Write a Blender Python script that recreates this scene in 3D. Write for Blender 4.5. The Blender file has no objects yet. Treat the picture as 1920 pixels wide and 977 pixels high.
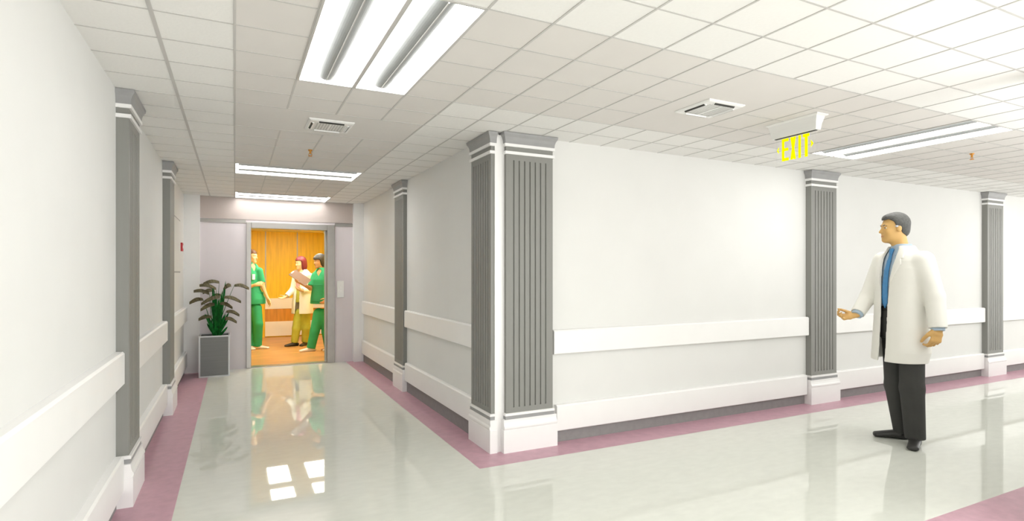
import bpy, bmesh, math, random
import numpy as np
from mathutils import Vector, Matrix
PI = math.pi
SC = bpy.context.scene
COL = SC.collection
random.seed(4)

# ------------------------------------------------------------------ camera frame (image taken as 1920 x 977)
FPX = 1050.0; HY = 512.0; CXP = 960.0; VX = 440.0; EYE = 1.4
YAW = math.atan((CXP - VX) / FPX)
SN, CS = math.sin(YAW), math.cos(YAW)
CEIL = 2.5
XL, XR = -0.635, 1.83          # corridor walls
YF = 4.0                       # long wall of the cross corridor
YE = 9.1                       # lift front
T = 0.315; TY0 = 1.502         # ceiling tile module

# ------------------------------------------------------------------ materials
def mat(name, col, rough=0.6, metal=0.0, noise=0.0, scale=8.0, bump=0.0, spec=0.5, emit=None, estr=0.0, coat=0.0, stretch=None):
    m = bpy.data.materials.new(name); m.use_nodes = True
    nt = m.node_tree; b = nt.nodes['Principled BSDF']
    b.inputs['Base Color'].default_value = (*col, 1); b.inputs['Roughness'].default_value = rough
    b.inputs['Metallic'].default_value = metal; b.inputs['Specular IOR Level'].default_value = spec
    b.inputs['Coat Weight'].default_value = coat
    if noise or bump:
        tc = nt.nodes.new('ShaderNodeTexCoord'); mp = nt.nodes.new('ShaderNodeMapping')
        nt.links.new(tc.outputs['Object'], mp.inputs['Vector'])
        if stretch: mp.inputs['Scale'].default_value = stretch
        n = nt.nodes.new('ShaderNodeTexNoise'); n.inputs['Scale'].default_value = scale; n.inputs['Detail'].default_value = 5
        nt.links.new(mp.outputs['Vector'], n.inputs['Vector'])
        if noise:
            r = nt.nodes.new('ShaderNodeValToRGB')
            r.color_ramp.elements[0].position = 0.3; r.color_ramp.elements[1].position = 0.7
            r.color_ramp.elements[0].color = (*[max(0, c * (1 - noise)) for c in col], 1)
            r.color_ramp.elements[1].color = (*[min(1, c * (1 + noise)) for c in col], 1)
            nt.links.new(n.outputs['Fac'], r.inputs['Fac']); nt.links.new(r.outputs['Color'], b.inputs['Base Color'])
        if bump:
            bp = nt.nodes.new('ShaderNodeBump'); bp.inputs['Strength'].default_value = bump; bp.inputs['Distance'].default_value = 0.002
            nt.links.new(n.outputs['Fac'], bp.inputs['Height']); nt.links.new(bp.outputs['Normal'], b.inputs['Normal'])
    if emit:
        b.inputs['Emission Color'].default_value = (*emit, 1); b.inputs['Emission Strength'].default_value = estr
    return m

LAMP = 8.5
M = {}
M['wall'] = mat('wall_paint', (.765, .765, .745), .7, noise=.012, scale=3)
M['rail'] = mat('rail_vinyl', (.90, .895, .88), .45, noise=.01, scale=6)
M['kick'] = mat('kickboard_grey', (.27, .265, .26), .6, noise=.06, scale=20)
M['shaft'] = mat('pilaster_grey', (.25, .25, .232), .55, noise=.02, scale=10, stretch=(6, 6, .6))
M['capital'] = mat('capital_grey', (.33, .33, .33), .5, noise=.04, scale=10)
M['mould'] = mat('moulding_white', (.90, .895, .885), .4, noise=.01, scale=6)
M['floor'] = mat('floor_vinyl', (.695, .71, .645), .02, noise=.03, scale=9.0, stretch=(1.0, 2.2, 1), spec=.38)
M['border'] = mat('floor_border_pink', (.56, .335, .40), .35, noise=.08, scale=14, spec=.25)
M['tile_w'] = mat('ceiling_tile_white', (.86, .855, .83), .9, noise=.01, scale=60, bump=.25)
M['tile_p'] = mat('ceiling_tile_beige', (.745, .72, .69), .9, noise=.02, scale=2.2, bump=.1)
M['tbar'] = mat('ceiling_grid_metal', (.57, .56, .54), .5, noise=.02)
M['troffer'] = mat('lamp_trough_glow', (.9, .92, .93), .5, emit=(1.0, .985, .955), estr=LAMP, noise=.01)
M['lampmetal'] = mat('lamp_housing_metal', (.52, .51, .49), .45, noise=.03)
M['basket'] = mat('lamp_basket_perforated', (.30, .315, .315), .5, noise=.05, scale=9)
M['steel'] = mat('lift_cladding', (.74, .685, .71), .42, metal=.1, noise=.035, scale=3, stretch=(1, 1, .25))
M['header'] = mat('lift_header_panel', (.55, .48, .45), .45, metal=.2, noise=.04, scale=3, stretch=(.3, 1, 1))
M['frame'] = mat('lift_frame_metal', (.37, .355, .335), .3, metal=.6, noise=.04, scale=8)
M['wood'] = mat('lift_wood_veneer', (.92, .61, .02), .4, noise=.10, scale=5, stretch=(5, 5, .45))
M['wood2'] = mat('lift_wood_low', (.66, .30, .04), .4, noise=.15, scale=5, stretch=(5, 5, .45))
M['liftfloor'] = mat('lift_floor_wood', (.62, .33, .11), .35, noise=.22, scale=3, stretch=(.6, 2.4, 1))
M['joint'] = mat('joint_strip', (.45, .45, .40), .4, metal=.3, noise=.02)
M['liftlamp'] = mat('lift_ceiling_lamp', (.95, .95, .9), .5, emit=(1.0, .96, .82), estr=20, noise=.01)
M['white'] = mat('white_plastic', (.86, .86, .84), .4, noise=.01)
M['grille'] = mat('grille_grey', (.56, .56, .54), .5, noise=.12, scale=150)
M['dark'] = mat('dark_slot', (.035, .035, .03), .6, noise=.1)
M['red'] = mat('alarm_red', (.55, .02, .03), .4, noise=.05)
M['brass'] = mat('sprinkler_brass', (.62, .28, .04), .35, metal=.5, noise=.2, scale=90)
M['exit'] = mat('exit_letter_yellow', (.2, .2, 0), .6, spec=0, emit=(1, 1, 0), estr=1.0, noise=.0)
M['skin_a'] = mat('skin_tan', (.66, .40, .14), .55, noise=.03, scale=14)
M['skin_b'] = mat('skin_light', (.74, .50, .27), .55, noise=.03, scale=14)
M['skin_c'] = mat('skin_warm', (.66, .38, .20), .55, noise=.03, scale=14)
M['hair_grey'] = mat('hair_dark_grey', (.085, .085, .08), .6, noise=.25, scale=60, bump=.5)
M['hair_silver'] = mat('hair_silver', (.62, .62, .68), .6, noise=.15, scale=60)
M['hair_brown'] = mat('hair_brown', (.11, .045, .02), .6, noise=.25, scale=60, bump=.5)
M['hair_red'] = mat('hair_red', (.17, .015, .025), .5, noise=.3, scale=50, bump=.5)
M['hair_black'] = mat('hair_black', (.055, .055, .055), .5, noise=.3, scale=60, bump=.5)
M['coat'] = mat('coat_cotton', (.84, .83, .77), .8, noise=.012, scale=8)
M['coat_seam'] = mat('coat_lapel', (.78, .775, .72), .8, noise=.015, scale=12)
M['shirt'] = mat('shirt_blue', (.42, .53, .64), .75, noise=.03, scale=14)
M['tie'] = mat('tie_blue', (.055, .24, .50), .5, noise=.06, scale=40)
M['trouser'] = mat('trouser_charcoal', (.042, .042, .039), .8, noise=.08, scale=12)
M['belt'] = mat('belt_black', (.02, .02, .02), .5, noise=.05)
M['shoe_k'] = mat('shoe_black', (.028, .027, .025), .4, noise=.1)
M['shoe_w'] = mat('shoe_white', (.80, .78, .74), .5, noise=.03)
M['scrub'] = mat('scrubs_green', (.03, .40, .18), .8, noise=.06, scale=8)
M['scrub_shade'] = mat('scrubs_shade_green', (.025, .31, .14), .8, noise=.05, scale=8)  # darker green that paints the shade on the nurse's lower top
M['olive'] = mat('trouser_olive', (.52, .54, .08), .8, noise=.08, scale=10)
M['pink'] = mat('blouse_pink', (.72, .38, .42), .7, noise=.05)
M['board'] = mat('clipboard_brown', (.30, .20, .16), .6, noise=.06, scale=12)
M['eye'] = mat('eye_white', (.75, .72, .66), .3, noise=.02)
M['iris'] = mat('iris_dark', (.03, .018, .01), .3, noise=.1)
M['lip'] = mat('lip_red', (.48, .16, .07), .5, noise=.05)
M['lip_d'] = mat('lip_dark_red', (.42, .06, .05), .5, noise=.05)
M['leaf'] = mat('stalk_green', (.006, .13, .02), .5, spec=.15, noise=.45, scale=30)
M['frond'] = mat('frond_olive_brown', (.105, .088, .038), .7, noise=.5, scale=30)
M['soil'] = mat('soil', (.06, .045, .03), .95, noise=.5, scale=60, bump=1)
M['planter'] = mat('planter_grey', (.205, .21, .21), .55, noise=.05, scale=5, stretch=(.4, .4, 12))
M['planter_edge'] = mat('planter_edge', (.52, .525, .53), .35, metal=.3, noise=.03)

def glass_mat():
    m = bpy.data.materials.new('clear_acrylic'); m.use_nodes = True; nt = m.node_tree
    out = nt.nodes['Material Output']; b = nt.nodes['Principled BSDF']
    b.inputs['Base Color'].default_value = (.95, .96, 1, 1); b.inputs['Roughness'].default_value = .05
    t = nt.nodes.new('ShaderNodeBsdfTransparent'); mx = nt.nodes.new('ShaderNodeMixShader'); mx.inputs[0].default_value = .07
    nt.links.new(t.outputs[0], mx.inputs[1]); nt.links.new(b.outputs[0], mx.inputs[2]); nt.links.new(mx.outputs[0], out.inputs['Surface'])
    return m
M['acrylic'] = glass_mat()

# ------------------------------------------------------------------ mesh helpers
class MB:
    def __init__(s): s.v = []; s.f = []; s.m = []; s.mats = []
    def mi(s, m):
        if m is None: return 0
        if m not in s.mats: s.mats.append(m)
        return s.mats.index(m)
    def poly(s, pts, m=None):
        b = len(s.v); s.v += [tuple(p) for p in pts]; s.f.append(tuple(range(b, b + len(pts)))); s.m.append(s.mi(m))
    def box(s, x0, x1, y0, y1, z0, z1, m=None):
        b = len(s.v); k = s.mi(m)
        s.v += [(x0, y0, z0), (x1, y0, z0), (x1, y1, z0), (x0, y1, z0), (x0, y0, z1), (x1, y0, z1), (x1, y1, z1), (x0, y1, z1)]
        for f in ((0, 3, 2, 1), (4, 5, 6, 7), (0, 1, 5, 4), (1, 2, 6, 5), (2, 3, 7, 6), (3, 0, 4, 7)):
            s.f.append(tuple(b + i for i in f)); s.m.append(k)
    def prism(s, poly, a0, a1, fn, m=None):
        """poly: 2D outline, swept from a0 to a1; fn(p, q, a) -> xyz"""
        n = len(poly); b = len(s.v); k = s.mi(m)
        s.v += [fn(p, q, a0) for p, q in poly] + [fn(p, q, a1) for p, q in poly]
        s.f.append(tuple(b + i for i in range(n))[::-1]); s.m.append(k)
        s.f.append(tuple(b + n + i for i in range(n))); s.m.append(k)
        for i in range(n):
            j = (i + 1) % n; s.f.append((b + i, b + j, b + n + j, b + n + i)); s.m.append(k)
    def tube(s, pts, rad, n=8, m=None):
        pts = [Vector(p) for p in pts]
        if not hasattr(rad, '__len__'): rad = [rad] * len(pts)
        k = s.mi(m); base = len(s.v); up = Vector((0.13, 0.31, 0.94))
        for i, p in enumerate(pts):
            d = (pts[min(i + 1, len(pts) - 1)] - pts[max(i - 1, 0)]).normalized()
            a = d.cross(up)
            if a.length < 1e-4: a = d.cross(Vector((1, 0, 0)))
            a.normalize(); c = d.cross(a)
            for j in range(n):
                t = 2 * PI * j / n; s.v.append(tuple(p + (a * math.cos(t) + c * math.sin(t)) * rad[i]))
        for i in range(len(pts) - 1):
            for j in range(n):
                q = (j + 1) % n; A = base + i * n; B = A + n
                s.f.append((A + j, A + q, B + q, B + j)); s.m.append(k)
        s.f.append(tuple(base + j for j in range(n))[::-1]); s.m.append(k)
        e = base + (len(pts) - 1) * n; s.f.append(tuple(e + j for j in range(n))); s.m.append(k)
    def build(s, name, material, parent=None, smooth=False, bevel=0.0, loc=None):
        me = bpy.data.meshes.new(name); me.from_pydata(s.v, [], s.f)
        mats = s.mats if s.mats else [material]
        for m in mats: me.materials.append(M[m])
        if s.mats: me.polygons.foreach_set('material_index', s.m)
        bm = bmesh.new(); bm.from_mesh(me); bmesh.ops.recalc_face_normals(bm, faces=bm.faces)
        if bevel: bmesh.ops.bevel(bm, geom=[e for e in bm.edges if e.is_manifold and e.calc_face_angle(0) > .6], offset=bevel, segments=2, affect='EDGES', profile=.5)
        bm.to_mesh(me); bm.free()
        if smooth: me.polygons.foreach_set('use_smooth', [True] * len(me.polygons))
        me.update()
        o = bpy.data.objects.new(name, me); COL.objects.link(o)
        if parent: o.parent = parent
        if loc: o.location = loc
        return o

def thing(name, label, cat, loc=(0, 0, 0), rz=0, group=None):
    o = bpy.data.objects.new(name, None); COL.objects.link(o); o.location = loc; o.rotation_euler = (0, 0, rz)
    o.empty_display_size = .1; o['label'] = label; o['category'] = cat
    if group: o['group'] = group
    return o
def tag(o, label, cat, group=None):
    o['label'] = label; o['category'] = cat
    if group: o['group'] = group
    return o
def struct(o, label=None):
    o['kind'] = 'structure'
    if label: o['label'] = label
    return o
def dup(root, loc, rz, label, group=None):
    r = root.copy(); COL.objects.link(r); r.location = loc; r.rotation_euler = (0, 0, rz); r['label'] = label
    if group: r['group'] = group
    def rec(src, par):
        for ch in list(src.children):
            c = ch.copy(); COL.objects.link(c); c.parent = par; rec(ch, c)
    rec(root, r)
    return r

# ------------------------------------------------------------------ the shell
XE, YB = 14.0, -6.0            # far end of the cross corridor, back end of the hall behind the camera
YN, XN = 1.48, 3.92            # near wall of the cross corridor and where it starts
fm = MB()
z = 0
b = .315
# pale field and pink border strips, one floor
xs = [XL, -.32, 1.57, XR, 3.45, XN, XE]
def fq(x0, x1, y0, y1, m): fm.poly([(x0, y0, 0), (x1, y0, 0), (x1, y1, 0), (x0, y1, 0)], m)
fq(XL, -.32, YB, YE, 'border')
fq(-.32, 1.57, YB, YE, 'floor')
fq(1.57, XR, 3.69, YE, 'border')
fq(1.57, 3.4, YB, 3.69, 'floor')
fq(XR, XE, 3.69, YF, 'border')
fq(3.4, XE, 1.80, 3.69, 'floor')
fq(3.4, XE, YN, 1.80, 'border')
fq(3.4, XN, YB, YN, 'border')
fl = struct(fm.build('floor', None), 'polished pale vinyl floor with a dusty pink border')

def wall(name, x0, x1, y0, y1, z0=0.0, z1=CEIL, m='wall', label=None):
    w = MB(); w.box(x0, x1, y0, y1, z0, z1); return struct(w.build(name, m), label)
wall('wall_left', XL - .15, XL, YB, YE + .1)
wall('wall_right', XR, XR + .15, YF, YE + .1)
wall('wall_front', XR + .15, XE, YF, YF + .15)

# unseen glazing added to bring in daylight: two hall sides and the corridor end
def glazing(name, x0, x1, y0, y1, label):
    w = MB(); alongx = (x1 - x0) > (y1 - y0); L = (x1 - x0) if alongx else (y1 - y0); n = max(1, round(L / 1.5))
    for i in range(n + 1):
        a = (x0 if alongx else y0) + L * i / n; a = min(max(a, (x0 if alongx else y0) + .03), (x1 if alongx else y1) - .03)
        if alongx: w.box(a - .03, a + .03, y0, y1, .08, CEIL - .06)
        else: w.box(x0, x1, a - .03, a + .03, .08, CEIL - .06)
    w.box(x0, x1, y0, y1, 0, .08); w.box(x0, x1, y0, y1, CEIL - .06, CEIL)
    o = struct(w.build(name, 'mould'), label)
    ld_ = bpy.data.lights.new('daylight_portal', 'AREA'); ld_.shape = 'RECTANGLE'; ld_.size = L; ld_.size_y = CEIL; ld_.cycles.is_portal = True
    lo = bpy.data.objects.new('daylight_portal', ld_); COL.objects.link(lo); lo.location = ((x0 + x1) / 2, (y0 + y1) / 2, CEIL / 2)
    inward = Vector((0, 1, 0)) if alongx else Vector((-1, 0, 0))
    lo.rotation_euler = inward.to_track_quat('-Z', 'Y').to_euler()
glazing('added_window_1', XN, XN + .1, YB, YN, 'unseen glazed side added to light the hall behind the camera')
# near side of the cross corridor: a wall, with three openings added for daylight
w = MB(); xs_ = [XN + .1, 4.06, 6.75, 7.1, 9.5, 9.85, 12.25, XE]; yw0, yw1 = YN - .12, YN; sill, head = 1.45, 2.47
for i in range(len(xs_) - 1):
    if i % 2 == 0: w.box(xs_[i], xs_[i + 1], yw0, yw1, 0, CEIL)
    else:
        w.box(xs_[i], xs_[i + 1], yw0, yw1, 0, sill); w.box(xs_[i], xs_[i + 1], yw0, yw1, head, CEIL)
struct(w.build('wall_near', 'wall'))
for i in (1, 3, 5):
    a, c = xs_[i], xs_[i + 1]; w = MB(); t_ = .04
    for q0_, q1_ in ((a, a + t_), ((a + c - t_) / 2, (a + c + t_) / 2), (c - t_, c)): w.box(q0_, q1_, yw0 + .03, yw1 - .03, sill, head)
    w.box(a, c, yw0 + .03, yw1 - .03, sill, sill + t_); w.box(a, c, yw0 + .03, yw1 - .03, head - t_, head)
    struct(w.build('added_window_%d' % (4 + i // 2), 'mould'), 'unseen opening added for daylight in the near wall of the cross corridor')
    l_ = bpy.data.lights.new('daylight_portal', 'AREA'); l_.shape = 'RECTANGLE'; l_.size = c - a; l_.size_y = head - sill; l_.cycles.is_portal = True
    lo = bpy.data.objects.new('daylight_portal', l_); COL.objects.link(lo); lo.location = ((a + c) / 2, yw0, (sill + head) / 2); lo.rotation_euler = Vector((0, 1, 0)).to_track_quat('-Z', 'Y').to_euler()

glazing('added_window_2', XL, XN, YB - .1, YB, 'unseen glazed end added to light the hall behind the camera')
glazing('added_window_3', XE, XE + .1, YN, YF, 'unseen glazing added for daylight at the far end of the cross corridor')
# white corner strip where the two corridors meet
w = MB(); w.box(1.845, 1.90, 3.97, 4.0, 0, CEIL - .02); w.box(1.815, 1.845, 3.965, 4.0, 0, CEIL - .02)
struct(w.build('trim_1', 'mould'), 'white vertical corner strip between the two fluted pilasters')

# ceiling: every tile is a face of one ceiling, left open above the lamps
lamps = [  # (x cells, y cells) of each recessed lamp: long side along y or x
    ('y', 1, 2), ('y', 15, 2), ('y', 29, 2),
    ('x', 0, 15), ('x', 0, 22),
    ('y', 1, -8), ('y', 7, -8), ('y', 1, -18), ('y', 7, -18)]  # four unseen fixtures behind the camera, added to brighten the place
holes = set()
for ax, ci, cj in lamps:
    for i in range(2 if ax == 'y' else 4):
        for j in range(4 if ax == 'y' else 2): holes.add((ci + i, cj + j))
cm = MB(); gx = lambda i: max(XL, min(XE, i * T)); gy = lambda j: max(YB, min(YE, TY0 + j * T))
def in_room(x, y):
    if x < XR: return True
    if y < YF and (y > YN or x < XN): return True
    return False
NI = 45; J0 = -24; J1 = 25
for i in range(-3, NI):
    for j in range(J0, J1):
        if (i, j) in holes: continue
        x0, x1, y0, y1 = gx(i), gx(i + 1), gy(j), gy(j + 1)
        if x1 - x0 < 1e-4 or y1 - y0 < 1e-4: continue
        if not in_room(x0 + .001, y0 + .001): continue
        beige = (0 <= i < 4 and j >= 2) or (i >= 0 and 2 <= j < 6)
        cm.poly([(x0, y0, CEIL), (x0, y1, CEIL), (x1, y1, CEIL), (x1, y0, CEIL)], 'tile_p' if beige else 'tile_w')
ce = cm.build('ceiling', None)
struct(ce, 'suspended ceiling of square tiles, beige along the middle and white at the walls')
# grid bars
gm = MB()
def xbar(i, y0, y1, wd=.010):
    x = i * T; gm.box(x - wd / 2, x + wd / 2, y0, y1, CEIL - .0025, CEIL - .0002)
def ybar(j, x0, x1, wd=.010):
    y = TY0 + j * T; gm.box(x0, x1, y - wd / 2, y + wd / 2, CEIL - .002, CEIL - .0001)
J = lambda j: TY0 + j * T
for i in range(-1, 6):
    segs = [(YB, YE)]
    if 1 <= i <= 3: segs = [(YB, J(8)), (J(10), YE)]
    if i == 2: segs = [(YB, J(2)), (J(6), J(8)), (J(10), YE)]
    out = []
    for a, c in segs:
        if 1 <= i <= 3:
            for (p, q) in ((15, 17), (22, 24)):
                if a < J(p) < c: out.append((a, J(p))); a = J(q)
        out.append((a, c))
    for a, c in out: xbar(i, a, c, .018 if i == -1 else .011)
for i in range(6, 44):
    lo = YB if i * T < XN else YN
    if i == 16 or i == 30: xbar(i, lo, J(2)); xbar(i, J(6), YF)
    elif i == 9: xbar(i, lo, J(2)); xbar(i, J(6), YF)
    else: xbar(i, lo, YF)
for j in range(J0, J1):
    y = J(j); hi = XR if y > YF else (XE if y > YN else XN)
    if y > YE: continue
    if j == 9: ybar(j, XL, 0); ybar(j, 4 * T, hi); continue
    if j in (3, 4, 5): 
        ybar(j, XL, T); ybar(j, 3 * T, 8 * T)
        if j == 4: pass
        ybar(j, 10 * T, 15 * T); ybar(j, 17 * T, 29 * T); ybar(j, 31 * T, hi); continue
    if j in (16, 23): ybar(j, XL, 0); ybar(j, 4 * T, hi); continue
    if j < 0 and any(cj < j < cj + 4 for ax, ci, cj in lamps): ybar(j, XL, T); ybar(j, 3 * T, 7 * T); ybar(j, 9 * T, hi); continue
    ybar(j, XL, hi)
struct(gm.build('trim_2', 'tbar'), 'grey metal grid bars of the suspended ceiling')

# ------------------------------------------------------------------ recessed lamps
def make_lamp(label):
    L, W = 4 * T, 2 * T
    t = thing('ceiling_light', label, 'ceiling light', (0, 0, CEIL), 0, 'recessed twin-bay ceiling lights')
    fr = MB()
    for x0, x1 in ((0, .012), (W / 2 - .011, W / 2 + .011), (W - .012, W)): fr.box(x0, x1, 0, L, -.006, .012)
    fr.box(0, W, 0, .010, -.005, .012); fr.box(0, W, L - .010, L, -.005, .012)
    fr.build('frame', 'lampmetal', t)
    for k in range(2):
        a = .012 if k == 0 else W / 2 + .011; c = W / 2 - .011 if k == 0 else W - .012
        mid = (a + c) / 2
        r = MB(); prof = [(a, .0), (a + .02, .045), (mid, .085), (c - .02, .045), (c, .0)]
        for i in range(4):
            (p, q), (u, v) = prof[i], prof[i + 1]
            r.poly([(p, .010, q), (u, .010, v), (u, L - .010, v), (p, L - .010, q)])
        for yy in (.010, L - .010): r.poly([(p, yy, q) for p, q in prof])
        r.build('reflector', 'troffer', t)
        bk = MB(); n = 20; p_z = .060; rr = .066
        prof = [(mid + rr * math.cos(PI + PI * i / n), p_z + .8 * rr * math.sin(PI + PI * i / n)) for i in range(n + 1)]
        y0, y1 = .035, L - .035
        for i in range(n):
            (p, q), (u, v) = prof[i], prof[i + 1]
            bk.poly([(p, y0, q), (u, y0, v), (u, y1, v), (p, y1, q)])
        for yy, s_ in ((y0, -1), (y1, 1)):
            bk.poly([(p, yy, q) for p, q in prof])
        bo = bk.build('basket', 'basket', t, smooth=True)
        sl = MB(); sl.box(mid - .0025, mid + .0025, y0, y1, .0035, .0080); sl.build('seam', 'lampmetal', bo)
    return t
lab = ['large twin-bay ceiling light nearest the camera, partly cut by the top edge',
       'twin-bay ceiling light at the right beside the exit sign',
       'twin-bay ceiling light further along the right corridor',
       'twin-bay ceiling light set crosswise, the nearer one in the lift corridor',
       'twin-bay ceiling light set crosswise right above the lift front',
       'twin-bay ceiling light added as unseen fill behind the camera on the left', 'twin-bay ceiling light added as unseen fill behind the camera on the right',
       'twin-bay ceiling light added as unseen fill at the back of the hall on the left', 'twin-bay ceiling light added as unseen fill at the back of the hall on the right']
lamp0 = make_lamp(lab[0]); first = True
for (ax, ci, cj), lb in zip(lamps, lab):
    if ax == 'y': loc, rz = (ci * T, J(cj), CEIL), 0
    else: loc, rz = ((ci + 4) * T, J(cj), CEIL), PI / 2
    if first: lamp0.location = loc; lamp0.rotation_euler = (0, 0, rz); first = False
    else: dup(lamp0, loc, rz, lb)

# ------------------------------------------------------------------ pilasters (local: x along the wall, -y out of it, z up)
def make_pilaster(label, depth=.065, base_d=.09, wd=.42):
    t = thing('pilaster', label, 'pilaster', (0, 0, 0), 0, 'grey fluted pilasters along the corridor walls')
    h = wd / 2
    def slab(mb, e, d, z0, z1, m=None): mb.box(-h - e, h + e, -d, 0, z0, z1, m)
    # shaft with seven flutes
    s = MB(); g = .006; dp = .010; ft, fb = 2.285, .345
    offs = [k * .048 for k in range(-3, 4)]
    pr = [(-h, 0), (-h, -depth)]
    for o_ in offs: pr += [(o_ - g, -depth), (o_ - g + .001, -depth + dp), (o_ + g - .001, -depth + dp), (o_ + g, -depth)]
    pr += [(h, -depth), (h, 0)]
    s.prism(pr, fb, ft, lambda p, q, a: (p, q, a))
    s.box(-h, h, -depth, 0, ft, 2.40); s.box(-h, h, -depth, 0, .185, fb)
    s.build('shaft', 'shaft', t)
    # capital
    c = MB()
    e1 = .010
    prof = [(e1, 2.410), (.013, 2.440), (.020, 2.462), (.031, 2.478), (.033, CEIL - .004)]
    for i in range(4):
        (o0, za), (o1, zb_) = prof[i], prof[i + 1]
        A = [(-h - o0, 0, za), (-h - o0, -depth - o0, za), (h + o0, -depth - o0, za), (h + o0, 0, za)]
        B = [(-h - o1, 0, zb_), (-h - o1, -depth - o1, zb_), (h + o1, -depth - o1, zb_), (h + o1, 0, zb_)]
        for j in range(4): c.poly([A[j], A[(j + 1) % 4], B[(j + 1) % 4], B[j]])
        if i == 0: c.poly(A)
        if i == 3: c.poly(B[::-1])
    cap = c.build('capital', 'capital', t)
    bnd = MB(); slab(bnd, .014, depth + .014, 2.389, 2.412); slab(bnd, .012, depth + .012, 2.330, 2.353)
    bnd.build('band', 'mould', cap)
    bs = MB()
    e = base_d - depth
    slab(bs, e + .006, base_d, 0, .178)
    # sloped moulding above the plinth
    bs.prism([(0, .178), (-(base_d - .003), .178), (-(base_d + .003), .190), (-(base_d + .003), .202), (-(base_d - .005), .214), (-(depth + .014), .236), (-(depth + .014), .256), (0, .256)], -h - e - .002, h + e + .002, lambda p, q, a: (a, p, q))
    slab(bs, .012, depth + .012, .284, .304)
    bs.build('base', 'mould', t)
    gr = MB(); slab(gr, .008, depth + .008, .256, .284); gr.build('collar', 'capital', t)
    return t
p0 = make_pilaster('grey fluted pilaster with white bands on the front face of the corridor corner')
p0.location = (2.108, YF, 0)
dup(p0, (5.72, YF, 0), 0, 'grey fluted pilaster on the right wall just left of the open-palmed man')
dup(p0, (9.34, YF, 0), 0, 'grey fluted pilaster farthest right, right of the man in the white coat')
dup(p0, (XL, 4.25, 0), PI / 2, 'plain-sided grey pilaster nearest the camera on the left wall')
dup(p0, (XL, 6.66, 0), PI / 2, 'grey pilaster second along the left wall, before the fire alarm')
q0 = make_pilaster('grey fluted pilaster on the left face of the corridor corner', .045, .062, .40)
q0.location = (XR, 4.175, 0); q0.rotation_euler = (0, 0, -PI / 2)
dup(q0, (XR, 6.70, 0), -PI / 2, 'grey pilaster halfway down the right side of the lift corridor')

# ------------------------------------------------------------------ wall rails and kickboards (local: x along, -y out)
def rail(name, label, x0, x1, z0, z1, d, loc, rz, cat, group):
    mb = MB(); r = .006
    mb.prism([(0, z0), (-d + r, z0), (-d, z0 + r), (-d, z1 - r * 2), (-d + r * 1.6, z1), (0, z1)], x0, x1, lambda p, q, a: (a, p, q))
    o = mb.build(name, 'rail'); o.location = loc; o.rotation_euler = (0, 0, rz); tag(o, label, cat, group); return o
segs = [  # wall, start, end, dz, where
    ('F', 2.345, 5.50, 0, 'between the corner pilaster and the next one rightward'),
    ('F', 5.945, 9.12, 0, 'on the wall behind the man in the white coat'),
    ('F', 9.56, 13.9, 0, 'on the right wall beyond the last pilaster'),
    ('L', -5.9, 4.035, 0, 'running out of frame at the near left'),
    ('L', 4.465, 6.445, 0, 'between the two pilasters on the left wall'),
    ('L', 6.875, 8.97, 0, 'on the left wall beside the planter'),
    ('R', 4.385, 6.49, .03, 'from the corner into the lift corridor'),
    ('R', 6.91, 8.96, .03, 'next to the lift on the right side')]
for wl, a, c, dz, where in segs:
    if wl == 'F': loc, rz, x0, x1 = (0, YF, 0), 0, a, c
    if wl == 'L': loc, rz, x0, x1 = (XL, 0, 0), PI / 2, a, c
    if wl == 'R': loc, rz, x0, x1 = (XR, 0, 0), -PI / 2, -c, -a
    d = .045 if wl != 'R' else .035
    rail('handrail', 'flat white waist-high rail ' + where, x0, x1, .732 + dz, .930 + dz, d, loc, rz, 'handrail', 'white waist-high wall rails')
    e_ = .027 if wl != 'R' else .019
    rail('bumper_rail', 'flat white low bumper rail ' + where, x0 + (e_ if wl != 'R' or x0 > -8.9 else 0), x1 - (e_ if wl != 'L' or x1 < 8.9 else 0), .100 + dz, .312 + dz, d, loc, rz, 'bumper rail', 'white low bumper rails')
    kb = MB(); kb.box(x0, x1, -.008, 0, 0, .12 + dz); k = kb.build('baseboard_' + {'F': 'front', 'L': 'left', 'R': 'right'}[wl], 'kick'); k.location = loc; k.rotation_euler = (0, 0, rz); struct(k)

# ------------------------------------------------------------------ lift front
PX0, PX1 = -.44, 1.68
w = MB(); w.box(XL, PX0, 9.0, 9.22, 0, CEIL); struct(w.build('trim_3', 'mould'), 'white pier left of the lift')
w = MB(); w.box(PX1, XR, 9.0, 9.22, 0, CEIL); struct(w.build('trim_4', 'mould'), 'white pier right of the lift')
w = MB(); DX0, DX1, DZ = .218, 1.290, 2.062
w.box(PX0, DX0 - .01, YE, YE + .12, 0, 2.185); w.box(DX1 + .01, PX1, YE, YE + .12, 0, 2.185); w.box(DX0 - .01, DX1 + .01, YE, YE + .12, DZ + .01, 2.185)
struct(w.build('wall_back', 'steel'), 'pinkish grey metal cladding around the lift opening')
w = MB(); w.box(PX0, PX1, YE - .012, YE + .12, 2.185, CEIL); struct(w.build('trim_5', 'header'), 'brownish header panel above the lift')
w = MB(); w.box(PX0, DX0 - .07, YE - .010, YE, 2.13, 2.180); w.box(DX1 + .12, PX1, YE - .010, YE, 2.13, 2.180); struct(w.build('trim_6', 'frame'))
w = MB(); w.box(DX0 - .065, DX0, YE - .030, YE + .16, 0, DZ + .088); w.box(DX1, DX1 + .115, YE - .030, YE + .16, 0, DZ + .088); w.box(DX0, DX1, YE - .030, YE + .16, DZ, DZ + .088)
struct(w.build('door_1', 'frame', bevel=.004), 'brushed metal frame of the open lift door')
w = MB(); w.box(DX0, DX1, YE - .02, YE + .16, .0005, .010); struct(w.build('trim_7', 'frame'), 'metal door sill of the lift')
w = MB(); w.box(DX1 - .028, DX1 - .001, YE + .06, YE + .11, .012, DZ - .002)
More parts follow.
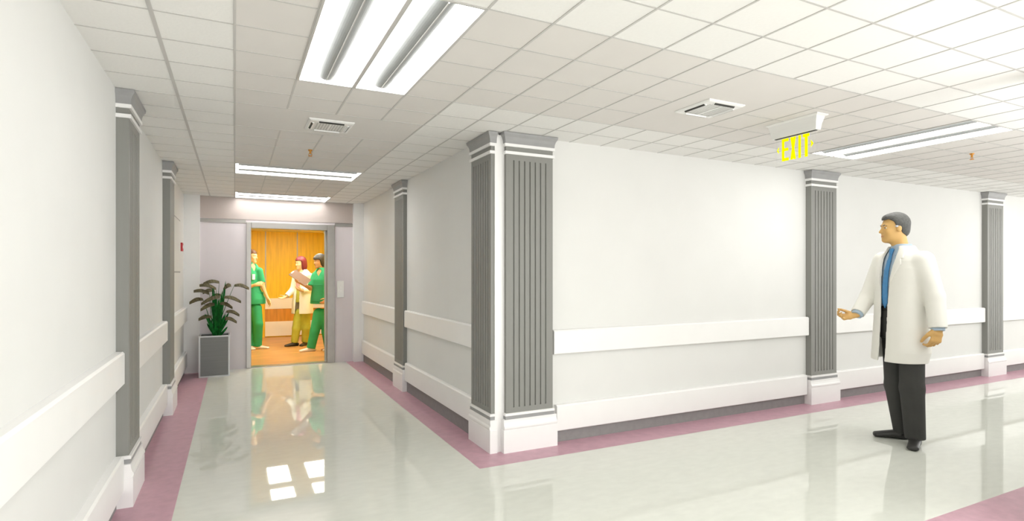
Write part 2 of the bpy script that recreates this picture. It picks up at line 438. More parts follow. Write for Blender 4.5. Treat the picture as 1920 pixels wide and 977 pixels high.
lp = w.build('lift_door_panel', 'joint'); tag(lp, 'narrow edge of the open sliding lift door at the right jamb', 'lift door')

# lift car
car = thing('elevator_car', 'open lift car lined with yellow wood panels and white bumper rails', 'elevator', (0, 9.27, 0))
cx0, cx1, cd = -.35, 2.05, 4.0; ch = 2.30
w = MB(); w.box(cx0, cx1, .0, cd, -.03, .006); w.build('car_floor', 'liftfloor', car)
bx = [cx0, .600, 1.245, cx1]
for i in range(3):
    w = MB(); w.box(bx[i] + .012, bx[i + 1] - .012, cd - .03, cd, .0, ch)
    pn = w.build('back_panel', 'wood', car)
w = MB()
for xx in bx[1:3]: w.box(xx - .012, xx + .012, cd - .036, cd, 0, ch)
w.build('joint_strip', 'joint', car)
for nm, z0, z1, mt, dd in (('handrail', .62, .85, 'rail', .06), ('low_panel', .345, .62, 'wood2', .045), ('low_rail', .03, .345, 'rail', .06)):
    w = MB(); w.box(bx[1] - .01, cx1 - .02, cd - dd, cd - .03, z0, z1); w.build(nm, mt, car)
for xs_, nm in (((cx0 - .03, cx0), 'side_panel'), ((cx1, cx1 + .03), 'side_panel')):
    w = MB(); w.box(xs_[0], xs_[1], 0, cd, 0, ch); w.build(nm, 'wood', car)
w = MB(); w.box(cx0, cx1, 0, cd, ch, ch + .03); w.build('car_ceiling', 'white', car)
w = MB(); w.box(cx0, DX0 - .06, -.05, .0, 0, ch); w.box(DX1 + .11, cx1, -.05, .0, 0, ch); w.box(DX0 - .06, DX1 + .11, -.05, .0, DZ + .09, ch); w.build('front_return', 'wood', car)
for (a, c) in ((.548, .905), (1.215, 1.585)):
    for (y0, y1) in ((9.90, 10.35), (10.70, 11.55)):
        w = MB(); w.box(a, c, y0 - 9.27, y1 - 9.27, ch - .012, ch + .001); w.build('ceiling_lamp', 'liftlamp', car)

# call button plate
t = thing('call_button_plate', 'white call button plate on the wall right of the lift', 'call button', (1.49, YE, 1.145))
w = MB(); w.box(-.052, .052, -.025, .002, -.13, .13); w.build('plate', 'white', t, bevel=.006)
w = MB(); w.box(-.016, .016, -.030, -.022, .01, .042); w.box(-.016, .016, -.030, -.022, -.042, -.01); w.build('button', 'rail', t, bevel=.003)

# fire alarm, access panel
t = thing('fire_alarm', 'small red fire alarm call point on the left wall near the lift', 'fire alarm', (XL, 8.46, 1.74))
w = MB(); w.box(0, .03, -.07, .07, -.055, .055); w.build('body', 'red', t, bevel=.005)
w = MB(); w.box(.028, .034, -.03, .03, -.02, .02); w.build('press_plate', 'white', t)
t = thing('access_panel', 'flush white access panel on the left wall above the rail', 'panel', (XL, 7.93, 1.74))
w = MB(); w.box(0, .010, -.43, .43, -.32, .32); w.build('door', 'wall', t, bevel=.003)
w = MB(); w.box(0, .006, -.445, .445, -.335, .335); w.build('frame', 'capital', t)

# ------------------------------------------------------------------ air vents, sprinklers
def vent(label, loc, rz):
    t = thing('ceiling_vent', label, 'air vent', loc, rz, 'square air conditioning cassettes in the ceiling'); h = T / 2
    w = MB(); prof = [(h, 0), (h, -.006), (h - .012, -.014), (.105, -.016)]
    for k in range(4):
        a = k * PI / 2; R = Matrix.Rotation(a, 3, 'Z')
        for i in range(3):
            (r0, z0), (r1, z1) = prof[i], prof[i + 1]
            w.poly([R @ Vector(p) for p in ((-r0, -r0, z0), (r0, -r0, z0), (r1, -r1, z1), (-r1, -r1, z1))])
    w.build('frame', 'white', t)
    w = MB(); w.box(-.106, .106, -.106, .106, -.014, -.004); g = w.build('grille', 'grille', t)
    w = MB()
    for k in range(11): x = -.1 + k * .02; w.box(x - .0025, x + .0025, -.1, .1, -.0150, -.013)
    w.box(-.006, .006, -.105, .105, -.018, -.013)
    w.build('louvre', 'white', g)
    for k in range(4):
        R = Matrix.Rotation(k * PI / 2, 3, 'Z'); w = MB()
        w.prism([(-.137, -.012), (-.124, -.023), (-.119, -.023), (-.114, -.012)], -.092, .092, lambda p, q, a: tuple(R @ Vector((a, p, q))), 'white')
        w.poly([R @ Vector(p) for p in ((-.088, -.1372, -.0135), (.088, -.1372, -.0135), (.088, -.1252, -.0237), (-.088, -.1252, -.0237))], 'dark')
        w.build('slot', None, t)
    return t
v0 = vent('square white air conditioning cassette in the ceiling of the lift corridor', (2 * T, J(9), CEIL), 0)
dup(v0, (9 * T, J(4), CEIL), 0, 'square white air conditioning cassette in the ceiling left of the exit sign')
def sprinkler(label, loc):
    t = thing('sprinkler_head', label, 'sprinkler', loc, 0, 'small brass sprinkler heads')
    w = MB(); w.tube([(0, 0, 0), (0, 0, -.012)], [.020, .014], 12); w.tube([(0, 0, -.008), (0, 0, -.035)], [.009, .008], 10); w.build('body', 'brass', t)
    w = MB(); w.tube([(-.008, 0, -.03), (-.015, 0, -.042), (-.006, 0, -.056)], .003, 6); w.tube([(.008, 0, -.03), (.015, 0, -.042), (.006, 0, -.056)], .003, 6); w.build('arm', 'brass', t)
    w = MB(); w.tube([(0, 0, -.054), (0, 0, -.058)], [.018, .016], 14); w.build('deflector', 'brass', t)
    return t
s0 = sprinkler('small brass sprinkler head below the air vent of the lift corridor', (.605, 5.28, CEIL))
dup(s0, (6.08, 2.74, CEIL), 0, 'small brass sprinkler head above the man in the white coat, far right')

# ------------------------------------------------------------------ exit sign
t = thing('exit_sign', 'hanging exit sign with yellow letters under a white ceiling housing', 'exit sign', (3.62, 2.71, CEIL))
w = MB()
lev = [(0, .212, .060), (-.006, .212, .060), (-.014, .196, .044), (-.060, .183, .032), (-.105, .177, .026)]
for i in range(4):
    (z0, a0, b0), (z1, a1, b1) = lev[i], lev[i + 1]
    q = lambda a, b_, z_: [(-b_, -a, z_), (b_, -a, z_), (b_, a, z_), (-b_, a, z_)]
    A, B = q(a0, b0, z0), q(a1, b1, z1)
    for k in range(4): w.poly([A[k], A[(k + 1) % 4], B[(k + 1) % 4], B[k]])
w.poly([(-.026, -.18, -.105), (.026, -.18, -.105), (.026, .18, -.105), (-.026, .18, -.105)])
w.build('housing', 'white', t)
w = MB(); w.box(-.010, .010, -.165, .165, -.109, -.103); w.build('slot', 'dark', t)
w = MB(); w.box(-.003, .003, -.160, .160, -.285, -.106); pn = w.build('panel', 'acrylic', t)
def strokes(name, quads):
    w = MB()
    for pts in quads: w.prism([(2.71 - 2.71 + (y - 2.71), z_ - CEIL) for y, z_ in pts], -.0065, -.0032, lambda p, q, a: (a, p, q))
    return w.build(name, 'exit', t)
def rc(y0, y1, z0, z1): return [(y0, z0), (y1, z0), (y1, z1), (y0, z1)]
zt, zb = 2.384, 2.222; s_ = .021
strokes('letter_e', [rc(2.815, 2.797, zb, zt), rc(2.797, 2.762, zt - s_, zt), rc(2.797, 2.764, 2.294, 2.294 + s_), rc(2.797, 2.760, zb, zb + s_)])
strokes('letter_x', [[(2.745, zt), (2.727, zt), (2.703, zb), (2.721, zb)], [(2.721, zt), (2.703, zt), (2.727, zb), (2.745, zb)]])
strokes('letter_i', [rc(2.681, 2.663, zb, zt)])
strokes('letter_t', [rc(2.631, 2.610, zb, zt - .01), rc(2.646, 2.597, zt - s_, zt)])
strokes('arrow', [[(2.858, 2.307), (2.842, 2.330), (2.842, 2.316), (2.849, 2.307), (2.842, 2.298), (2.842, 2.284)]])
strokes('arrow', [[(2.566, 2.307), (2.584, 2.332), (2.584, 2.314), (2.578, 2.307), (2.584, 2.300), (2.584, 2.282)]])

# ------------------------------------------------------------------ pixel -> point on a person's own upright plane
class Frame:
    """local x = to the right as seen, y = away from the camera, z = up; origin on the floor"""
    def __init__(s, x, y):
        s.o = Vector((x, y, 0)); l = math.hypot(x, y); s.v = Vector((x / l, y / l, 0)); s.r = Vector((y / l, -x / l, 0))
        s.rz = math.atan2(s.r.y, s.r.x)
    def q(s, px, py, dep=0.0):
        a = (px - CXP) / FPX; b_ = (HY - py) / FPX
        d = Vector((CS * a + SN, -SN * a + CS, b_))
        t_ = (s.o.dot(s.v) + dep) / d.dot(s.v)
        p = Vector((0, 0, EYE)) + d * t_ - s.o
        return np.array([p.dot(s.r), dep, p.z])

# ------------------------------------------------------------------ distance-field modelling (one continuous skin per part)
def nrm(a): a = np.asarray(a, float); return a / np.linalg.norm(a)
class Field:
    def __init__(s, lo, hi, h):
        s.lo = np.array(lo, float); s.h = h
        s.n = np.ceil((np.array(hi) - s.lo) / h).astype(int) + 1
        s.F = np.full(s.n, 1.0, np.float32)
    def sub(s, lo, hi):
        a = np.maximum(np.floor((np.array(lo) - s.lo) / s.h).astype(int), 0)
        c = np.minimum(np.ceil((np.array(hi) - s.lo) / s.h).astype(int) + 1, s.n)
        if (c <= a).any(): return None, None
        ax = [(s.lo[i] + s.h * np.arange(a[i], c[i])).astype(np.float32) for i in range(3)]
        return (slice(a[0], c[0]), slice(a[1], c[1]), slice(a[2], c[2])), np.meshgrid(*ax, indexing='ij', sparse=True)
    def put(s, prim, k=0.0, mode='u'):
        fn, lo, hi = prim; pad = k + 4 * s.h
        sl, P = s.sub(np.array(lo) - pad, np.array(hi) + pad)
        if sl is None: return s
        d = np.broadcast_to(fn(*P), s.F[sl].shape); A = s.F[sl]
        if mode == 's': A = -A
        if k > 0:
            hh = np.clip(.5 + .5 * (A - d) / k, 0, 1); r = A * (1 - hh) + d * hh - k * hh * (1 - hh)
        else: r = np.minimum(A, d)
        s.F[sl] = -r if mode == 's' else r
        return s
    def cut(s, fn):
        """keep where fn(x,y,z) < 0"""
        ax = [(s.lo[i] + s.h * np.arange(s.n[i])).astype(np.float32) for i in range(3)]
        P = np.meshgrid(*ax, indexing='ij', sparse=True)
        s.F = np.maximum(s.F, fn(*P)).astype(np.float32); return s
    def mesh(s, name, material, parent=None):
        F = s.F; F[0], F[-1], F[:, 0], F[:, -1], F[:, :, 0], F[:, :, -1] = 1, 1, 1, 1, 1, 1
        ins = F < 0; n = s.n
        def c(i, j, k, A): return A[i:n[0] - 1 + i, j:n[1] - 1 + j, k:n[2] - 1 + k]
        cnt = sum(c(i, j, k, ins).astype(np.int8) for i in (0, 1) for j in (0, 1) for k in (0, 1))
        act = (cnt > 0) & (cnt < 8); ids = np.full(act.shape, -1, np.int64); I = np.argwhere(act)
        if len(I) == 0: raise RuntimeError('empty ' + name)
        ids[act] = np.arange(len(I)); acc = np.zeros((len(I), 3)); num = np.zeros(len(I))
        for ax in range(3):
            o1, o2 = [a for a in range(3) if a != ax]
            for u in (0, 1):
                for v in (0, 1):
                    p = I.copy(); p[:, o1] += u; p[:, o2] += v; q = p.copy(); q[:, ax] += 1
                    a = F[p[:, 0], p[:, 1], p[:, 2]]; b_ = F[q[:, 0], q[:, 1], q[:, 2]]
                    m = (a < 0) != (b_ < 0); t_ = a[m] / (a[m] - b_[m]); w_ = p[m].astype(float); w_[:, ax] += t_
                    acc[m] += w_; num[m] += 1
        V = s.lo + s.h * acc / num[:, None]; faces = []
        for ax in range(3):
            o1, o2 = [(1, 2), (2, 0), (0, 1)][ax]
            A = [slice(None)] * 3; B = [slice(None)] * 3; A[ax] = slice(0, n[ax] - 1); B[ax] = slice(1, n[ax])
            a = ins[tuple(A)]; b_ = ins[tuple(B)]
            E = np.argwhere(a != b_); E = E[(E[:, o1] > 0) & (E[:, o2] > 0) & (E[:, o1] < n[o1] - 1) & (E[:, o2] < n[o2] - 1)]
            flip = a[E[:, 0], E[:, 1], E[:, 2]]
            def g(d1, d2):
                p = E.copy(); p[:, o1] += d1; p[:, o2] += d2; return ids[p[:, 0], p[:, 1], p[:, 2]]
            qd = np.stack([g(-1, -1), g(0, -1), g(0, 0), g(-1, 0)], 1)
            qd[~flip] = qd[~flip][:, ::-1]; faces.append(qd)
        Fc = np.concatenate(faces); Fc = Fc[(Fc >= 0).all(1)]
        # light relaxation removes grid stepping
        for _ in range(2):
            S = np.zeros_like(V); N = np.zeros(len(V))
            for i in range(4):
                for j in ((i + 1) % 4, (i + 3) % 4):
                    np.add.at(S, Fc[:, i], V[Fc[:, j]]); np.add.at(N, Fc[:, i], 1)
            V = V * .5 + .5 * S / np.maximum(N, 1)[:, None]
        me = bpy.data.meshes.new(name); me.vertices.add(len(V)); me.vertices.foreach_set('co', V.astype(np.float32).ravel())
        me.loops.add(Fc.size); me.loops.foreach_set('vertex_index', Fc.astype(np.int32).ravel())
        me.polygons.add(len(Fc)); me.polygons.foreach_set('loop_start', np.arange(0, Fc.size, 4, dtype=np.int32))
        me.polygons.foreach_set('use_smooth', np.ones(len(Fc), bool))
        me.update(calc_edges=True); me.validate(); me.materials.append(M[material])
        o = bpy.data.objects.new(name, me); COL.objects.link(o)
        if parent: o.parent = parent
        return o

def cap(a, c, r0, r1, flat=False):
    """tapered round limb"""
    a = np.array(a, float); c = np.array(c, float); ab = c - a; L2 = float(ab @ ab) + 1e-9; L = math.sqrt(L2)
    def fn(x, y, z):
        t_ = ((x - a[0]) * ab[0] + (y - a[1]) * ab[1] + (z - a[2]) * ab[2]) / L2
        tc = np.clip(t_, 0, 1)
        d = np.sqrt((x - a[0] - ab[0] * tc) ** 2 + (y - a[1] - ab[1] * tc) ** 2 + (z - a[2] - ab[2] * tc) ** 2) - (r0 + (r1 - r0) * tc)
        if flat: d = np.maximum(d, (t_ - 1) * L)
        return d
    r = max(r0, r1); return fn, np.minimum(a, c) - r, np.maximum(a, c) + r
def ecap(a, c, s, r0, r1, flat=False):
    """tapered limb with an elliptical section; s = wide axis; r = (wide, thin)"""
    a = np.array(a, float); c = np.array(c, float); ab = c - a; L = float(np.linalg.norm(ab)); d_ = ab / L
    s = np.array(s, float); s = nrm(s - d_ * (s @ d_)); n = np.cross(d_, s)
    def fn(x, y, z):
        X, Y, Z = x - a[0], y - a[1], z - a[2]
        t_ = (X * d_[0] + Y * d_[1] + Z * d_[2]) / L; tc = np.clip(t_, 0, 1)
        u = X * s[0] + Y * s[1] + Z * s[2]; v = X * n[0] + Y * n[1] + Z * n[2]; e = (t_ - tc) * L
        A = r0[0] + (r1[0] - r0[0]) * tc; B = r0[1] + (r1[1] - r0[1]) * tc; m = np.minimum(A, B)
        d = (np.sqrt((u / A) ** 2 + (v / B) ** 2 + (e / m) ** 2) - 1) * m
        if flat: d = np.maximum(d, (t_ - 1) * L)
        return d
    r = max(*r0, *r1); return fn, np.minimum(a, c) - r, np.maximum(a, c) + r
def ell(o, R, rad):
    """ellipsoid; R rows = axes"""
    o = np.array(o, float); R = np.array(R, float)
    def fn(x, y, z):
        X, Y, Z = x - o[0], y - o[1], z - o[2]
        q = [(X * R[i][0] + Y * R[i][1] + Z * R[i][2]) / rad[i] for i in range(3)]
        return (np.sqrt(q[0] ** 2 + q[1] ** 2 + q[2] ** 2) - 1) * min(rad)
    m = max(rad); return fn, o - m, o + m
def loft(st, ang, off=0.0, z0=None, z1=None):
    """upright body part from stations (z, cx, cy, half width, half depth); ang = facing"""
    st = sorted(st); zz = [q[0] for q in st]; A = [[q[i] for q in st] for i in range(1, 5)]
    sx, sy = math.cos(ang), -math.sin(ang); fx, fy = -math.sin(ang), -math.cos(ang)
    z0 = zz[0] if z0 is None else z0; z1 = zz[-1] if z1 is None else z1
    def fn(x, y, z):
        cx, cy, a, c = [np.interp(z, zz, q).astype(np.float32) for q in A]
        u = (x - cx) * sx + (y - cy) * sy; v = (x - cx) * fx + (y - cy) * fy
        m = np.minimum(a, c); d = (((np.abs(u / a)) ** 2.4 + (np.abs(v / c)) ** 2.4) ** (1 / 2.4) - 1) * m - off
        return np.maximum(d, np.maximum(z0 - z, z - z1))
    r = max(max(A[2]), max(A[3])) + .03
    return fn, (min(A[0]) - r, min(A[1]) - r, z0), (max(A[0]) + r, max(A[1]) + r, z1)

class Head:
    """head frame: s = person's left, f = facing, t = up"""
    def __init__(s, c, ang, tilt=0.0, k=1.0):
        s.c = np.array(c, float); s.k = k
        s.f = np.array([-math.sin(ang) * math.cos(tilt), -math.cos(ang) * math.cos(tilt), -math.sin(tilt)])
        s.s = np.array([math.cos(ang), -math.sin(ang), 0.0]); s.t = np.cross(s.f, s.s); s.t *= np.sign(s.t[2])
        s.R = [s.s, s.f, s.t]
    def p(s, a, b_, c): return s.c + s.k * (a * s.s + b_ * s.f + c * s.t)
    def ell(s, o, r, g=0.0): return ell(s.p(*o), s.R, [s.k * q + g for q in r])
    def cap(s, a, c, r0, r1): return cap(s.p(*a), s.p(*c), r0 * s.k, r1 * s.k)
    def co(s, x, y, z):
        X, Y, Z = x - s.c[0], y - s.c[1], z - s.c[2]
        return [(X * q[0] + Y * q[1] + Z * q[2]) / s.k for q in s.R]
    def skin(s, F, male=True):
        F.put(s.ell((0, -.012, .035), (.075, .096, .088)), .01)
        F.put(s.ell((0, .022, -.030), (.060 if male else .056, .070, .086)), .03)
        F.put(s.ell((0, .040, -.080), (.046 if male else .038, .045, .034)), .03)
        F.put(s.ell((0, .070, -.100), (.024, .022, .018)), .02)
        for e in (-1, 1):
            F.put(s.ell((e * .036, .060, -.030), (.022, .026, .024)), .02)
            F.put(s.ell((e * .031, .094, .004), (.016, .012, .010)), .010, 's')
            F.put(s.ell((e * .076, -.004, -.008), (.009, .019, .030)), .006)
        F.put(s.cap((-.036, .076, .022), (.036, .076, .022), .012, .012), .014)
        F.put(s.cap((0, .086, .008), (0, .108, -.030), .008, .011), .010)
        for e in (-1, 1): F.put(s.cap((e * .008, .094, -.034), (e * .012, .092, -.036), .008, .007), .006)
        F.put(s.cap((-.018, .082, -.066), (.018, .082, -.066), .009, .009), .010)
        return F
    def features(s, body, skinmat, hair, lip, h=.0012):
        for e in (-1, 1):
            w = Field(s.p(e * .031, .070, .004) - .016, s.p(e * .031, .070, .004) + .016, h).put(s.ell((e * .031, .0730, .003), (.0145, .0118, .0090)))
            ey = w.mesh('eye', 'eye', body)
            w = Field(s.p(e * .031, .081, .003) - .010, s.p(e * .031, .081, .003) + .010, h).put(s.ell((e * .031, .0822, .003), (.0062, .0040, .0066)))
            w.mesh('iris', 'iris', ey)
            c = s.p(e * .032, .088, .024)
            w = Field(c - .035, c + .035, h * 1.6).put(s.cap((e * .013, .0915, .021), (e * .034, .0880, .026), .0040, .0040)).put(s.cap((e * .034, .0880, .026), (e * .050, .0765, .019), .0040, .0026), .003)
            w.mesh('eyebrow', hair, body)
        c = s.p(0, .088, -.066)
        w = Field(c - .035, c + .035, h * 1.4)
        w.put(s.cap((-.021, .0885, -.0625), (.021, .0885, -.0625), .0045, .0045)).put(s.cap((0, .0930, -.0635), (0, .0930, -.0634), .005, .005), .008).put(s.cap((-.016, .0895, -.0705), (.016, .0895, -.0705), .0052, .0052), .001)
        w.mesh('mouth', lip, body)

def hand(F, wrist, d, n, side, curl=.5, spread=.1, k=1.0, hold=None):
    """palm and five separate fingers. d = along the hand, n = direction the palm faces, side = +1/-1 picks the thumb side"""
    d = nrm(d); n = np.array(n, float); n = nrm(n - d * (n @ d)); s = np.cross(d, n) * side
    w = np.array(wrist, float)
    F.put(ecap(w - d * .02, w + d * .035 * k, s, (.028 * k, .020 * k), (.035 * k, .018 * k)), .012)
    F.put(ecap(w + d * .035 * k, w + d * .082 * k, s, (.037 * k, .016 * k), (.039 * k, .0135 * k)), .010)
    for i, (o, L, r) in enumerate(((.030, .074, .0092), (.0105, .082, .0096), (-.0095, .076, .0092), (-.0285, .060, .0082))):
        base = w + d * (.084 - .004 * abs(i - 1.2)) * k + s * o * k
        ang = curl * (.55 + .10 * i); p = base; sp = spread * (1.3 - i) * .35
        for j, fr in enumerate((.46, .31, .23)):
            dd = nrm(d * math.cos(ang) + n * math.sin(ang) + s * sp)
            q = p + dd * L * fr * k
            F.put(cap(p, q, r * k * (1 - .08 * j), r * k * (.92 - .08 * j)), .003 if j else .006)
            p = q; ang += curl * (.95 if j == 0 else .6)
    b0 = w + d * .022 * k + s * .026 * k + n * .006; b1 = b0 + nrm(d * .75 + s * .55 + n * .35) * .036 * k
    b2 = b1 + nrm(d * .85 + s * .30 + n * .45) * .032 * k; b3 = b2 + nrm(d * .9 + s * .05 + n * .5) * .026 * k
    F.put(cap(b0, b1, .016 * k, .0125 * k), .010); F.put(cap(b1, b2, .0118 * k, .0105 * k), .003); F.put(cap(b2, b3, .0105 * k, .009 * k), .002)
    return F

def limb(F, pts, rad, k=.02):
    for i in range(len(pts) - 1): F.put(cap(pts[i], pts[i + 1], rad[i], rad[i + 1]), k if i else .03)
    return F

def place(body, fr):
    body.location = fr.o; body.rotation_euler = (0, 0, fr.rz)

def make_shoe(body, ankle, toe_dir, L, mt, h, heel=.0, name='shoe'):
    a = np.array(ankle, float); d = nrm([toe_dir[0], toe_dir[1], 0]); s = np.array([d[1], -d[0], 0]); g = np.array([a[0], a[1], 0.0])
    F = Field(g + [-.34, -.34, -.01], g + [.34, .34, .17], h)
    he = g - d * .055; to = g + d * (L - .085)
    F.put(ecap(he + [0, 0, .034], g + d * .03 + [0, 0, .034], s, (.034, .034), (.038, .034)))
    F.put(ecap(g + d * .02 + [0, 0, .040], to + [0, 0, .022], s, (.040, .040), (.042, .022)), .015)
    F.put(cap(g + [0, 0, .03], g + [0, 0, .085], .038, .040), .02)
    F.cut(lambda x, y, z: np.maximum(.002 - z, z - .115))
    o = F.mesh(name, mt, body)
    return o

# ================================================================== the man in the white coat
fr = Frame(4.961, 2.731)
Q = fr.q
PHI = math.radians(52)
fdir = np.array([-math.sin(PHI), -math.cos(PHI), 0]); ldir = np.array([math.cos(PHI), -math.sin(PHI), 0])
hd = Head(Q(1677, 428, -.02), math.radians(66), .02, 1.0)
neck = Q(1692, 468, .0)
shL = Q(1731, 489, -.13); shR = Q(1656, 489, .15)
elL = Q(1752, 556, -.15); wrL = Q(1759, 618, -.20)
elR = Q(1628, 556, .13); wrR = Q(1607, 589, .0)
hipL = Q(1709, 600, -.07); hipR = Q(1676, 600, .08)
knL = Q(1710, 728, -.07); knR = Q(1678, 722, .06)
anL = Q(1716, 803, -.06); anR = Q(1690, 800, .10)
toL = nrm([-.10, -1, 0]); toR = nrm([-1, -.22, 0])
chest = (shL + shR) / 2
B = Field((-.55, -.42, -.01), (.46, .36, 1.95), .005)
tor = [(.93, -.01, 0, .155, .10), (1.0, -.01, 0, .165, .11), (1.12, -.01, 0, .150, .105), (1.30, -.005, 0, .160, .11), (1.42, 0, 0, .175, .11), (1.50, .0, 0, .165, .09), (1.56, 0, 0, .10, .07)]
B.put(loft(tor, PHI), .02)
B.put(cap(neck + [0, 0, -.06], hd.p(0, -.022, -.05), .062, .056), .03)
hd.skin(B)
for sh, el, wr in ((shL, elL, wrL), (shR, elR, wrR)):
    limb(B, [sh, el, wr], [.052, .040, .027])
for hp, kn, an in ((hipL, knL, anL), (hipR, knR, anR)):
    limb(B, [hp, kn, an], [.085, .056, .042]); 
for an, to in ((anL, toL), (anR, toR)): B.put(cap([an[0], an[1], .04], [an[0] + to[0] * .13, an[1] + to[1] * .13, .03], .034, .022), .02)
hand(B, wrL + [0, 0, .005], [-.16, -.05, -1], nrm([-.62, .76, 0]), -1, .80, .08, 1.2)
hand(B, wrR + [-.02, -.01, -.01], nrm([-.96, -.15, -.22]), nrm([-.15, -.62, .78]), 1, 1.05, .06, 1.05)
doc = B.mesh('person', 'skin_a')
tag(doc, 'man in a white coat with blue tie and grey trousers, one palm held open', 'person'); place(doc, fr)
hd.features(doc, 'skin_a', 'hair_grey', 'lip')
# hair
c = hd.c
H = Field(c - .17, c + .17, .0035)
H.put(hd.ell((0, -.014, .038), (.075, .096, .088), .009)); H.put(hd.ell((0, .036, .086), (.048, .046, .026), .004), .02)
H.put(hd.ell((0, -.055, -.02), (.060, .050, .055), .006), .02)
def hairline(x, y, z):
    s, f, t_ = hd.co(x, y, z)
    thr = np.interp(f, [-.13, -.075, -.035, -.012, .0, .018, .03, .060, .080, .12], [-.075, -.070, -.045, .005, .012, .018, .050, .074, .068, .062])
    return thr - t_
H.cut(hairline); H.mesh('hair', 'hair_grey', doc)
for e in (1, -1):
    G = Field(hd.p(e * .074, .010, .014) - .03, hd.p(e * .074, .010, .014) + .03, .002).put(hd.ell((e * .0725, .010, .012), (.009, .016, .010)))
    G.mesh('temple_hair', 'hair_silver', doc)['label'] = 'silver grey hair at the temple'
# trousers
Tf = Field((-.30, -.36, 0), (.30, .34, 1.16), .005)
hipst = [(.90, -.01, 0, .165, .125), (1.0, -.01, 0, .172, .130), (1.12, -.01, 0, .158, .122)]
Tf.put(loft(hipst, PHI, z0=.86), .0)
for hp, kn, an, r in ((hipL, knL, anL, (.092, .086, .072)), (hipR, knR, anR, (.092, .076, .056))):
    bot = an.copy(); bot[2] = .055
    Tf.put(cap(hp, kn, r[0], r[1]), .03); Tf.put(cap(kn, bot, r[1], r[2], True), .02)
tr = Tf.mesh('trousers', 'trouser', doc)
BL = Field((-.25, -.25, 1.05), (.25, .25, 1.16), .005).put(loft([(1.08, -.01, 0, .162, .126), (1.125, -.01, 0, .160, .124)], PHI)); BL.mesh('belt', 'belt', tr)
# shirt
S = Field((-.46, -.42, .90), (.46, .36, 1.70), .0055)
shst = [(1.115, -.012, 0, .158, .118), (1.20, -.012, 0, .162, .122), (1.32, -.010, 0, .168, .122), (1.42, -.003, 0, .180, .118), (1.50, .0, 0, .165, .100), (1.56, 0, 0, .115, .082), (1.60, 0, 0, .072, .072), (1.64, 0, 0, .066, .068)]
S.put(loft(shst, PHI), .0)
S.put(cap(neck + [0, 0, -.04], neck + [-.006, 0, .035], .072, .067, True), .01)
S.put(cap(elL, wrL + [0, 0, -.012], .048, .046, True)); S.put(cap(elR, wrR + nrm(wrR - elR) * .012, .046, .044, True))
shirt = S.mesh('shirt', 'shirt', doc)
# shirt collar points
Cf = Field(neck + [-.16, -.16, -.08], neck + [.12, .12, .08], .003)
for e in (-1, 1):
    a_ = neck + fdir * .040 + ldir * e * .042 + [0, 0, .018]; b_ = neck + fdir * .088 + ldir * e * .040 + [0, 0, -.050]
    Cf.put(ecap(a_, b_, ldir, (.026, .008), (.010, .006)), .01)
Cf.mesh('collar', 'shirt', shirt)
# tie
Tie = Field((-.28, -.28, 1.06), (.05, .05, 1.64), .0035)
k0 = neck + fdir * .082 + [0, 0, -.018]; k0 = np.array([k0[0], k0[1], 1.585])
def front(z_, extra=.008):
    cx, cy, bb = [np.interp(z_, [q[0] for q in shst], [q[i] for q in shst]) for i in (1, 2, 4)]
    return np.array([cx, cy, z_]) + fdir * (bb + extra)
Tie.put(ecap(front(1.592, .010), front(1.560, .012), ldir, (.024, .014), (.014, .011)))
zs = [1.565, 1.50, 1.42, 1.30, 1.20, 1.150, 1.112]; ws = [.014, .022, .027, .031, .034, .030, .004]
for i in range(len(zs) - 1): Tie.put(ecap(front(zs[i]), front(zs[i + 1]), ldir, (ws[i], .007), (ws[i + 1], .007)), .004)
Tie.mesh('tie', 'tie', doc)
# coat
coat_st = [(.660, -.020, .0, .208, .172), (.76, -.006, .0, .220, .178), (.98, -.004, .0, .208, .168), (1.12, -.010, .0, .197, .155), (1.25, -.006, .0, .196, .150), (1.36, .0, 0, .203, .150), (1.44, .006, 0, .205, .142), (1.50, .008, .0, .195, .128), (1.545, .006, .0, .165, .110), (1.585, .004, .0, .118, .092), (1.625, .004, 0, .088, .080)]
def coat_outer(off, endext, sleeves=True):
    F = Field((-.50, -.45, .62), (.50, .42, 1.72), .005)
    F.put(loft(coat_st, PHI, off, z0=.5 if endext else .672, z1=1.8 if endext else 1.625))
    if not sleeves: return F
    for sh, el, wr, r in ((shL, elL, wrL, (.082, .072, .063)), (shR, elR, wrR, (.080, .066, .056))):
        F.put(cap(sh, el, r[0] + off, r[1] + off), .035); e_ = wr + nrm(wr - el) * (.04 if endext else -.010)
        F.put(cap(el, e_, r[1] + off, r[2] + off, True), .02)
    return F
O = coat_outer(0, False, False); In = coat_outer(-.011, True, False)
O.F = np.maximum(O.F, -In.F)
def sleeves(O, dims, hollow, k, lo, hi, h_):
    A = Field(lo, hi, h_)
    for sh, el, wr, r in dims:
        A.put(cap(sh, el, r[0], r[1]), .035); A.put(cap(el, wr - nrm(wr - el) * .010, r[1], r[2], True), .02)
    for sh, el, wr, r in dims:
        A.put(cap(el + (wr - el) * .70, wr + nrm(wr - el) * .04, r[2] - hollow, r[2] - hollow), 0, 's')
    g = np.clip(.5 + .5 * (O.F - A.F) / k, 0, 1); O.F = (O.F * (1 - g) + A.F * g - k * g * (1 - g)).astype(np.float32)
    return O
def edges(z):
    near = np.interp(z, [.6, 1.25, 1.40, 1.52, 1.60, 1.66], [.052, .052, .066, .078, .066, .045])
    far = np.interp(z, [.6, 1.15, 1.40, 1.52, 1.60, 1.66], [-.018, -.022, -.050, -.075, -.070, -.045])
    return near, far
